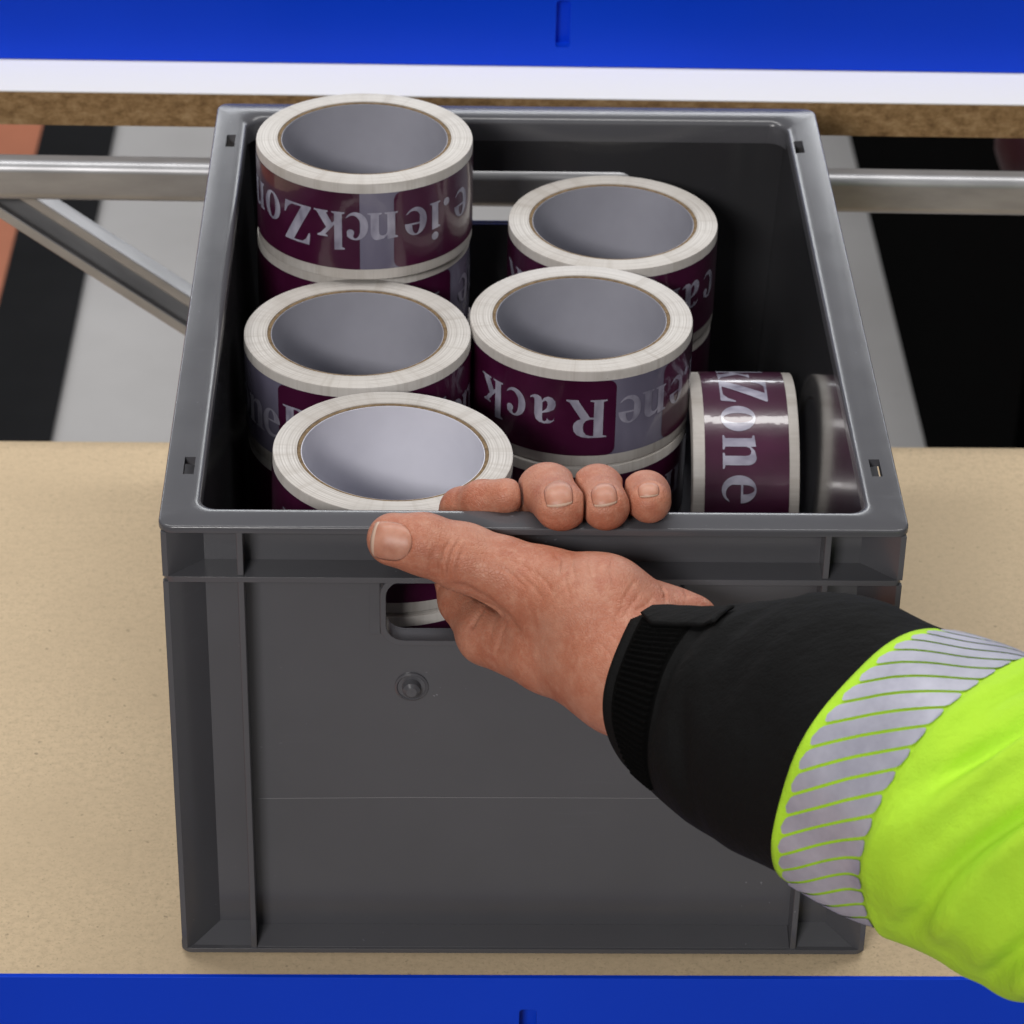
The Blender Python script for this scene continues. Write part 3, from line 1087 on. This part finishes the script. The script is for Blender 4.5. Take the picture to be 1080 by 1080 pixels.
def build_hand():
    lo = np.array([-.085, -.105, .120])
    hi = np.array([.105, .062, .262])
    h = .00070
    ns = np.ceil((hi - lo) / h).astype(int)
    ax = [lo[i] + h * np.arange(ns[i]) for i in range(3)]
    grid = np.stack(np.meshgrid(*ax, indexing='ij'), -1).astype(np.float32)
    BIG = np.float32(.03)

    def chain(pts, k=.003):
        """pts: list of (point, radius)"""
        d = np.full(ns, BIG, np.float32)
        for (a, r1), (b, r2) in zip(pts, pts[1:]):
            a, b = np.asarray(a, float), np.asarray(b, float)
            l = np.minimum(a, b) - max(r1, r2) - .014
            u = np.maximum(a, b) + max(r1, r2) + .014
            i0 = np.clip(((l - lo) / h).astype(int), 0, ns)
            i1 = np.clip(((u - lo) / h).astype(int) + 1, 0, ns)
            s = tuple(slice(p, q) for p, q in zip(i0, i1))
            d[s] = smin(d[s], sd_cone(grid[s], a, b, r1, r2), k)
        return d

    wrist = P3(670, 706, -.058)
    # palm and metacarpals
    d = chain([(P3(572, 622, -.024), .0160), (P3(632, 647, -.040), .0215), (wrist, .0235), (P3(860, 775, -.115), .025)], .010)
    d = smin(d, chain([(P3(514, 669, -.0100), .0124), (P3(580, 690, -.033), .0155), (P3(655, 712, -.056), .0195)], .004), .013)
    d = smin(d, chain([(P3(556, 655, -.0045), .0125), (P3(640, 690, -.045), .019)]), .010)
    d = smin(d, chain([(P3(602, 648, -.0045), .0118), (P3(650, 680, -.045), .018)]), .010)
    d = smin(d, chain([(P3(640, 640, -.0065), .0108), (P3(690, 665, -.040), .017)]), .010)
    d = smin(d, chain([(P3(690, 641, -.024), .0085), (P3(732, 655, -.038), .0098)]), .010)
    # thumb
    th = chain([(P3(415, 569, -.0112), .0106), (P3(447, 574, -.0122), .0120), (P3(489, 588, -.0140), .0131)], .003)
    th = smin(th, chain([(P3(489, 588, -.0140), .0131), (P3(530, 603, -.0180), .0137), (P3(575, 622, -.0240), .0160)], .003), .004)
    d = smin(d, th, .0055)
    # fingers: through the grip hole, up inside the crate and back over the rim
    zi = .1800
    idx = chain([(P3(514, 669, -.0100), .0115), ((-.028, .012, zi - .001), .0100), ((-.033, .034, .1855), .0094), (P3(487, 537, .030), .0086), (P3(508, 528, .023), .0080), (P3(534, 523, .0175), .0072)], .003)

    def finger(root, pts, dip, tip, r, wide):
        """a finger whose last joint is broader than it is thick"""
        base = chain(root + pts, .004)
        dip, tip = np.array(dip), np.array(tip)
        off = np.array([wide, .0004, 0])
        last = pts[-1]
        l_ = chain([(last[0] - off * .5, last[1] * .9), (dip - off, r), (tip - off * .92, r * .97)], .005)
        r_ = chain([(last[0] + off * .5, last[1] * .9), (dip + off, r), (tip + off * .92, r * .97)], .005)
        return smin(base, smin(l_, r_, .006), .004)

    V = lambda *a: np.array(a, float)
    mid = finger([(P3(556, 655, -.0045), .0115)], [(V(-.006, .014, zi), .0105), (V(.002, .041, .1875), .0104)],
                 P3(577, 516, .022), P3(592, 535, -.0005), .0085, .0024)
    rng = finger([(P3(602, 648, -.0045), .0112)], [(V(.017, .014, zi), .0104), (V(.022, .040, .1875), .0099)],
                 P3(630, 517, .0215), P3(639, 535, -.0005), .0081, .0013)
    pin = finger([(P3(640, 640, -.0065), .0105)], [(V(.038, .013, zi + .001), .0092), (V(.041, .033, .1885), .0086)],
                 P3(681, 522, .018), P3(685, 529, .0045), .0074, .0008)
    # neighbouring fingers press flat against one another and stay apart by a hair
    g = .0005
    mid, rng = np.maximum(mid, (mid - rng) * .5 + g), np.maximum(rng, (rng - mid) * .5 + g)
    rng, pin = np.maximum(rng, (rng - pin) * .5 + g), np.maximum(pin, (pin - rng) * .5 + g)
    idx, mid = np.maximum(idx, (idx - mid) * .5 + g), np.maximum(mid, (mid - idx) * .5 + g)
    f = np.minimum(np.minimum(idx, mid), np.minimum(rng, pin))
    d = smin(d, f, .004)
    v, q = surface_nets(d, lo, h)

    # one pass of smoothing
    for _ in range(3):
        acc = np.zeros_like(v)
        cnt = np.zeros(len(v))
        for a in range(4):
            b = (a + 1) % 4
            np.add.at(acc, q[:, a], v[q[:, b]])
            np.add.at(cnt, q[:, a], 1)
            np.add.at(acc, q[:, b], v[q[:, a]])
            np.add.at(cnt, q[:, b], 1)
        v = v * .5 + .5 * acc / cnt[:, None]

    # vertex normals
    fn = np.cross(v[q[:, 2]] - v[q[:, 0]], v[q[:, 3]] - v[q[:, 1]])
    vn = np.zeros_like(v)
    for a in range(4):
        np.add.at(vn, q[:, a], fn)
    vn /= np.linalg.norm(vn, axis=1)[:, None] + 1e-12
    # skin folds: knuckle wrinkles, the valley below the thumb, tendon lines, wrist creases
    px = project(v)
    view = CAM_LOC - v
    view /= np.linalg.norm(view, axis=1)[:, None]
    front = ((vn * view).sum(1) > .1) & (v[:, 1] < .006)

    def fold(line, depth, width):
        line = np.array(line, float)
        best = np.full(len(v), 1e9)
        tt = np.zeros(len(v))
        seg = np.linalg.norm(np.diff(line, axis=0), axis=1)
        cum = np.concatenate([[0], np.cumsum(seg)])
        for i in range(len(line) - 1):
            a, b = line[i], line[i + 1]
            ab = b - a
            t = np.clip(((px - a) @ ab) / (ab @ ab), 0, 1)
            dd = np.linalg.norm(px - a - t[:, None] * ab, axis=1)
            m_ = dd < best
            best[m_] = dd[m_]
            tt[m_] = (cum[i] + t[m_] * seg[i]) / cum[-1]
        w_ = np.exp(-(best / width) ** 2) * np.minimum(1, 4.5 * np.minimum(tt, 1 - tt) + .12)
        w_[~front] = 0
        v[:] -= vn * (w_ * depth)[:, None]

    def nail_outline(cx, cy, ang, hl, hw, n=40):
        ca, sa = math.cos(R(ang)), math.sin(R(ang))
        out = []
        for k in range(n + 1):
            t = 2 * math.pi * k / n
            a, b = math.cos(t), math.sin(t)
            m_ = max(abs(a), abs(b))
            a, b = a / m_, b / m_
            aa = a * math.sqrt(max(0, 1 - .30 * b * b)) * hl
            bb = b * math.sqrt(max(0, 1 - (.72 if a < 0 else .22) * abs(a) ** 2.6)) * hw
            out.append((cx + ca * aa - sa * bb, cy + sa * aa + ca * bb))
        return out

    for nl in NAILS:
        fold(nail_outline(*nl[:5]), .00042 if nl[3] > 15 else .00032, 1.7)
    for ln_, dp, wd in [
        ([(560, 502), (572, 497), (588, 497), (600, 503)], .00040, 1.8),
        ([(618, 505), (628, 499), (644, 501), (652, 508)], .00036, 1.7),
        ([(668, 509), (680, 505), (695, 509)], .00030, 1.5),
        ([(566, 541), (580, 548), (602, 546)], .00018, 1.6),
        ([(500, 517), (505, 524), (503, 533)], .00030, 1.6),
        ([(525, 596), (540, 606), (556, 622)], .00030, 2.2),
        ([(538, 590), (556, 600), (572, 618)], .00026, 2.0),
        ([(646, 588), (644, 604), (650, 620)], .00030, 1.8),
        ([(598, 600), (596, 616), (602, 632)], .00022, 1.8),
        ([(672, 610), (660, 628), (654, 642)], .00028, 1.8),
        ([(640, 668), (652, 676), (660, 690)], .00022, 2.0),
        ([(630, 676), (642, 688), (648, 704)], .00020, 2.0),
        ([(477, 566), (469, 580), (464, 598), (465, 612)], .00075, 1.9),
        ([(486, 567), (477, 582), (473, 598), (473, 615)], .00085, 1.8),
        ([(491, 573), (485, 588), (481, 605), (482, 617)], .00050, 1.6),
        ([(460, 575), (454, 590), (453, 602)], .00028, 1.6),
        ([(468, 616), (490, 620), (512, 632), (535, 652), (552, 676)], .0012, 4.5),
        ([(510, 641), (502, 652), (496, 664)], .0009, 2.4),
        ([(524, 645), (519, 662), (515, 680)], .00030, 2.2),
        ([(534, 655), (528, 672), (524, 690)], .00030, 2.2),
        ([(583, 581), (590, 590), (588, 606)], .00060, 2.0),
        ([(606, 578), (603, 594), (606, 612)], .00045, 1.9),
        ([(622, 578), (618, 594), (622, 610)], .00040, 1.8),
        ([(634, 584), (632, 600), (636, 618)], .00032, 1.8),
        ([(560, 600), (574, 612), (584, 626)], .00035, 2.0),
        ([(545, 604), (562, 618), (574, 634)], .00028, 2.0),
        ([(690, 628), (682, 638), (668, 645)], .00045, 1.8),
        ([(676, 625), (664, 640), (655, 655)], .00035, 1.8),
        ([(664, 632), (652, 647), (645, 664)], .00030, 1.8),
        ([(697, 618), (702, 625), (702, 634)], .00070, 1.6),
        ([(720, 620), (724, 626), (725, 633)], .00040, 1.4),
        ([(548, 500), (552, 515), (551, 530)], .00035, 1.6),
    ]:
        fold(ln_, dp, wd)
    me = bpy.data.meshes.new('person')
    me.from_pydata(v.tolist(), [], q.tolist())
    me.materials.append(M_SKIN)
    me.polygons.foreach_set('use_smooth', [True] * len(me.polygons))
    me.update()
    o = link('person', me)
    tag(o, 'person reaching in from the right, bare hand gripping the crate, black and fluorescent yellow sleeve', 'person')
    tree = BVHTree.FromPolygons([Vector(p) for p in v], q.tolist())

    # nails: curved plates seated on the skin
    def nail(cx, cy, ang, hl, hw, rise, tip_r=.55):
        """cx, cy where it sits; ang = screen direction from root to free edge; half length / half width in photo pixels"""
        nu, nv = 18, 14
        ca, sa = math.cos(R(ang)), math.sin(R(ang))
        bm = bmesh.new()
        top, bot = [], []
        for i in range(nu + 1):
            rt_, rb_ = [], []
            for j in range(nv + 1):
                a = -1 + 2 * i / nu
                b = -1 + 2 * j / nv
                # rounded plate outline: square to superellipse
                s_ = 1 - .16 * b * b * (1 if a < 0 else .5) * abs(a)
                aa = a * math.sqrt(max(0, 1 - .30 * b * b))
                bb = b * math.sqrt(max(0, 1 - (.72 if a < 0 else .22) * abs(a) ** 2.6))
                uu = cx + ca * aa * hl - sa * bb * hw
                vv = cy + sa * aa * hl + ca * bb * hw
                dr = Vector(ray(uu, vv)).normalized()
                hit = tree.ray_cast(Vector(CAM_LOC), dr)
                if hit[0] is None:
                    for ob_ in (top, bot):
                        pass
                    rt_.append(None); rb_.append(None)
                    continue
                n_ = hit[1]
                edge = max(abs(a), abs(b))
                lift = rise * (1 - edge ** 4) + .00008
                rt_.append(bm.verts.new(hit[0] + n_ * lift))
                rb_.append(None)
            top.append(rt_)
        for i in range(nu):
            for j in range(nv):
                c4 = (top[i][j], top[i + 1][j], top[i + 1][j + 1], top[i][j + 1])
                if all(c4):
                    bm.faces.new(c4).material_index = 1 if i >= nu - 2 else 0
        bmesh.ops.smooth_vert(bm, verts=bm.verts[:], factor=.4, use_axis_x=True, use_axis_y=True, use_axis_z=True)
        bmesh.ops.recalc_face_normals(bm, faces=bm.faces[:])
        if sum((f_.normal.dot(Vector(CAM_LOC) - f_.calc_center_median()) for f_ in bm.faces)) < 0:
            bmesh.ops.reverse_faces(bm, faces=bm.faces[:])
        ob = no_recalc('fingernail', bm, M_NAIL, o)
        ob.data.materials.append(M_NAIL_EDGE)
        for p in ob.data.polygons:
            p.use_smooth = True
        sd = ob.modifiers.new('thick', 'SOLIDIFY')
        sd.thickness = .0006
        sd.offset = -.6
        return ob

    for nl in NAILS:
        nail(*nl)
    return o


PERSON = build_hand()

# sleeve: rings swept along the forearm axis
AX = np.array([.78, -.625, .14])
AX /= np.linalg.norm(AX)
S0 = P3(677, 733, -.066)
VIEW = CAM_LOC - S0
VIEW /= np.linalg.norm(VIEW)
E1 = VIEW - (VIEW @ AX) * AX
E1 /= np.linalg.norm(E1)            # towards the viewer
E2 = np.cross(AX, E1)               # upwards in the picture


if E2[2] < 0:
    E2 = -E2


def interp(x, tab):
    xs = [t[0] for t in tab]
    return [float(np.interp(x, xs, [t[k] for t in tab])) for k in range(1, len(tab[0]))]


# s along the arm, radius up/down, radius in depth, sideways offset of the centre (up)
SECT = [(-.012, .0318, .0315, .0030), (.000, .0320, .0315, .0030), (.012, .0338, .0315, .0032), (.024, .0385, .032, .003), (.040, .0450, .037, .0042),
        (.065, .0510, .043, .0048), (.095, .0550, .048, .0042), (.125, .0555, .050, .0020), (.16, .0560, .0525, -.003), (.20, .0575, .056, -.0030),
        (.25, .0605, .060, -.0045), (.34, .070, .066, -.010), (.62, .078, .074, -.010)]


def sleeve_point(s, phi, off=0.0, folds=1.0):
    ru, rd, up = interp(s, SECT)
    x, y = math.cos(phi), math.sin(phi)      # x towards viewer, y up
    n3 = E1 * x + E2 * y
    base = S0 + AX * s + E2 * up + E1 * (rd * x) + E2 * (ru * y)
    q = Vector(base)
    amp = min(1, max(0, (s - .006) / .03)) * folds
    w1 = noise.noise(q * 22 + Vector((3, 1, 7)))
    w2 = noise.noise(Vector((s * 30, 1.5 * x, 1.5 * y + 4.2)))
    dsp = (.0028 * w1 + .0022 * w2) * amp
    # pulled creases of the cloth
    for sc, ph, sl, wd, ln, dp in CREASES:
        t = (phi - ph + math.pi) % (2 * math.pi) - math.pi
        u = s - (lean_in(phi) if s > .1 else 0) - sc - t * sl
        dsp += 1.25 * dp * math.exp(-(u / wd) ** 2) * math.exp(-(t / ln) ** 2)
    lip = s - lean_in(phi) - .1425
    if 0 < lip < .03:
        dsp += .0030 * min(1, lip / .003) * (1 - lip / .03)
    return base + n3 * (dsp + off)


# station, angle, slant, width, reach, depth
CREASES = [(.030, .1, .004, .0035, .8, -.0018), (.046, -.5, -.010, .005, .6, -.0022), (.052, .8, .012, .005, .5, -.0018), (.070, .2, .016, .006, .5, .0016),
           (.165, .35, .030, .0055, .50, -.0048), (.176, .30, .030, .006, .55, .0040), (.190, -.10, .036, .005, .45, -.0044), (.201, -.05, .036, .006, .50, .0034),
           (.172, -.75, .028, .005, .40, -.0040), (.184, -.72, .028, .006, .40, .0030), (.214, .50, .040, .005, .45, -.0045), (.226, .45, .040, .007, .45, .0034),
           (.206, -.95, .032, .005, .42, -.0042), (.218, -.95, .030, .006, .40, .0030), (.236, -.35, .044, .005, .45, -.0045), (.248, -.30, .044, .007, .45, .0036),
           (.158, .95, .020, .0045, .35, -.0030), (.186, 1.05, .024, .005, .40, -.0034), (.150, -.30, .014, .0035, .55, .0022), (.152, .75, .016, .004, .40, .0022)]


def sleeve_part(name, mat, s_a, s_b, ns_, nphi, off, thick, lean=None, folds=1.0, cut=None):
    """tube between two stations; lean(phi) shifts the station along the arm"""
    bm = bmesh.new()
    rings = []
    for i in range(ns_ + 1):
        ring = []
        for j in range(nphi):
            phi = 2 * math.pi * j / nphi
            a = s_a + (lean[0](phi) if lean and lean[0] else 0)
            b = s_b + (lean[1](phi) if lean and lean[1] else 0)
            ring.append(bm.verts.new(sleeve_point(a + (b - a) * i / ns_, phi, off, folds)))
        rings.append(ring)
    for i in range(ns_):
        for j in range(nphi):
            k = (j + 1) % nphi
            bm.faces.new((rings[i][j], rings[i][k], rings[i + 1][k], rings[i + 1][j])).smooth = True
    if s_b > .5:
        bm.faces.new(rings[-1])
    c = sum((f.normal.dot(f.calc_center_median() - Vector(S0 + AX * .1)) if not f.normal_update() else 0) for f in bm.faces)
    if c < 0:
        bmesh.ops.reverse_faces(bm, faces=bm.faces[:])
    o = no_recalc(name, bm, mat, PERSON)
    sd = o.modifiers.new('thick', 'SOLIDIFY')
    sd.thickness = thick
    sd.offset = -1
    return o


def lean_cuff(phi):
    return -.007 * math.sin(phi) + .002 * math.sin(3 * phi)


def lean_in(phi):
    return .0150 * math.sin(phi) + .001 * math.sin(phi) ** 2


S_BAND0, S_BAND1 = .103, .143
sleeve_part('cuff', M_BLACKCLOTH, .0025, S_BAND0 + .012, 60, 128, 0, .0016, (lean_cuff, lean_in))
yel = sleeve_part('sleeve', M_HIVIS, S_BAND0, .62, 260, 220, .0012, .0014, (lean_in, None), 1.5)
# reflective band: slanting strips with rounded ends heat-pressed on the yellow cloth
bm = bmesh.new()
NST = 38
for k in range(NST):
    p0 = 2 * math.pi * k / NST
    wdt = 2 * math.pi / NST * .83
    prev = None
    m_ = 44
    for i in range(m_ + 1):
        t = i / m_
        edge = min(t, 1 - t) * m_ / 2.6
        wv = wdt * (math.sqrt(max(0, 1 - (1 - min(1, edge)) ** 2)) if edge < 1 else 1)
        if wv < .01:
            wv = .01
        row = []
        for j in range(5):
            ph = p0 + SLANT(t) + (j / 4 - .5) * wv if False else p0 + .46 * t + (j / 4 - .5) * wv
            st = S_BAND0 + .0035 + lean_in(ph) + (S_BAND1 - S_BAND0 - .0035) * t
            row.append(bm.verts.new(sleeve_point(st, ph, .0020, 1.5)))
        if prev:
            for j in range(4):
                bm.faces.new((prev[j], prev[j + 1], row[j + 1], row[j])).smooth = True
        prev = row
for f in bm.faces:
    f.normal_update()
    if f.normal.dot(f.calc_center_median() - Vector(S0 + AX * .1)) < 0:
        f.normal_flip()
band = no_recalc('reflective_band', bm, M_REFLECT, yel)
# hook and loop strap round the wrist
bm = bmesh.new()
rows = []
for i in range(25):
    s_ = .0068 + .020 * i / 24
    row = []
    for j in range(181):
        ph = -1.15 + 2.05 * j / 180
        e = min(i, 24 - i, j, 180 - j)
        row.append(bm.verts.new(sleeve_point(s_ + lean_cuff(ph) * (1 - i / 24), ph, (.0012 + .0005 * math.sin(ph * 95) + .0003 * noise.noise(Vector((s_ * 900, ph * 60, 0)))) if e > 1 else .0001)))
    rows.append(row)
for i in range(24):
    for j in range(180):
        bm.faces.new((rows[i][j], rows[i][j + 1], rows[i + 1][j + 1], rows[i + 1][j]))
for f in bm.faces:
    f.normal_update()
    if f.normal.dot(f.calc_center_median() - Vector(S0)) < 0:
        f.normal_flip()
no_recalc('cuff_strap', bm, M_VELCRO, PERSON)
# pointed fastening tab over the strap
bm = bmesh.new()
rows = []
for i in range(21):
    t = i / 20
    s_ = .0012 + .038 * t
    half = .26 * min(1, .25 + 3.2 * t) * (1 - .35 * t)
    row = []
    for j in range(21):
        ph = .98 - .10 * t + half * (j / 10 - 1)
        e = min(i, 20 - i, j, 20 - j)
        row.append(bm.verts.new(sleeve_point(s_, ph, .0030 if e else .0018)))
    rows.append(row)
for i in range(20):
    for j in range(20):
        bm.faces.new((rows[i][j], rows[i][j + 1], rows[i + 1][j + 1], rows[i + 1][j])).smooth = True
for f in bm.faces:
    f.normal_update()
    if f.normal.dot(f.calc_center_median() - Vector(S0)) < 0:
        f.normal_flip()
tab = no_recalc('cuff_tab', bm, M_BLACKCLOTH, PERSON)
sd = tab.modifiers.new('thick', 'SOLIDIFY')
sd.thickness = .0012
# <<<PERSON

# ------------------------------------------------------------------ light
w = bpy.data.worlds.new('World')
scene.world = w
w.use_nodes = True
nt = w.node_tree
bg = nt.nodes['Background']
tc = nt.nodes.new('ShaderNodeTexCoord')
sp = nt.nodes.new('ShaderNodeSeparateXYZ')
nt.links.new(tc.outputs['Generated'], sp.inputs[0])
rp = nt.nodes.new('ShaderNodeValToRGB')
nt.links.new(sp.outputs['Z'], rp.inputs['Fac'])
e = rp.color_ramp.elements
e[0].position, e[0].color = 0.0, (.10, .098, .095, 1)
e[1].position, e[1].color = .8, (.62, .63, .65, 1)
k = e.new(.35)
k.color = (.20, .20, .21, 1)
nt.links.new(rp.outputs['Color'], bg.inputs['Color'])
bg.inputs['Strength'].default_value = .34


def area(name, loc, target, sx, sy, power, col=(1, .97, .93)):
    l = bpy.data.lights.new(name, 'AREA')
    l.shape = 'RECTANGLE'
    l.size, l.size_y = sx, sy
    l.energy = power
    l.color = col
    o = bpy.data.objects.new(name, l)
    COL.objects.link(o)
    o.location = loc
    o.rotation_euler = (Vector(target) - Vector(loc)).to_track_quat('-Z', 'Y').to_euler()
    return o


area('ceiling_lamp', (.05, .45, 2.0), (.05, .5, 0), 2.6, .28, 33, (1, .985, .96))
area('ceiling_lamp', (0, 4.3, 1.50), (0, .4, .1), 6.5, .42, 72, (.95, .975, 1))
area('ceiling_lamp', (-.85, -2.3, 1.6), (0, .1, .1), .8, .4, 50, (1, .97, .94))

scene.view_settings.view_transform = 'Standard'
scene.view_settings.look = 'None'
scene.view_settings.exposure = 0
scene.view_settings.gamma = 1
scene.cycles.use_denoising = True
scene.cycles.max_bounces = 8
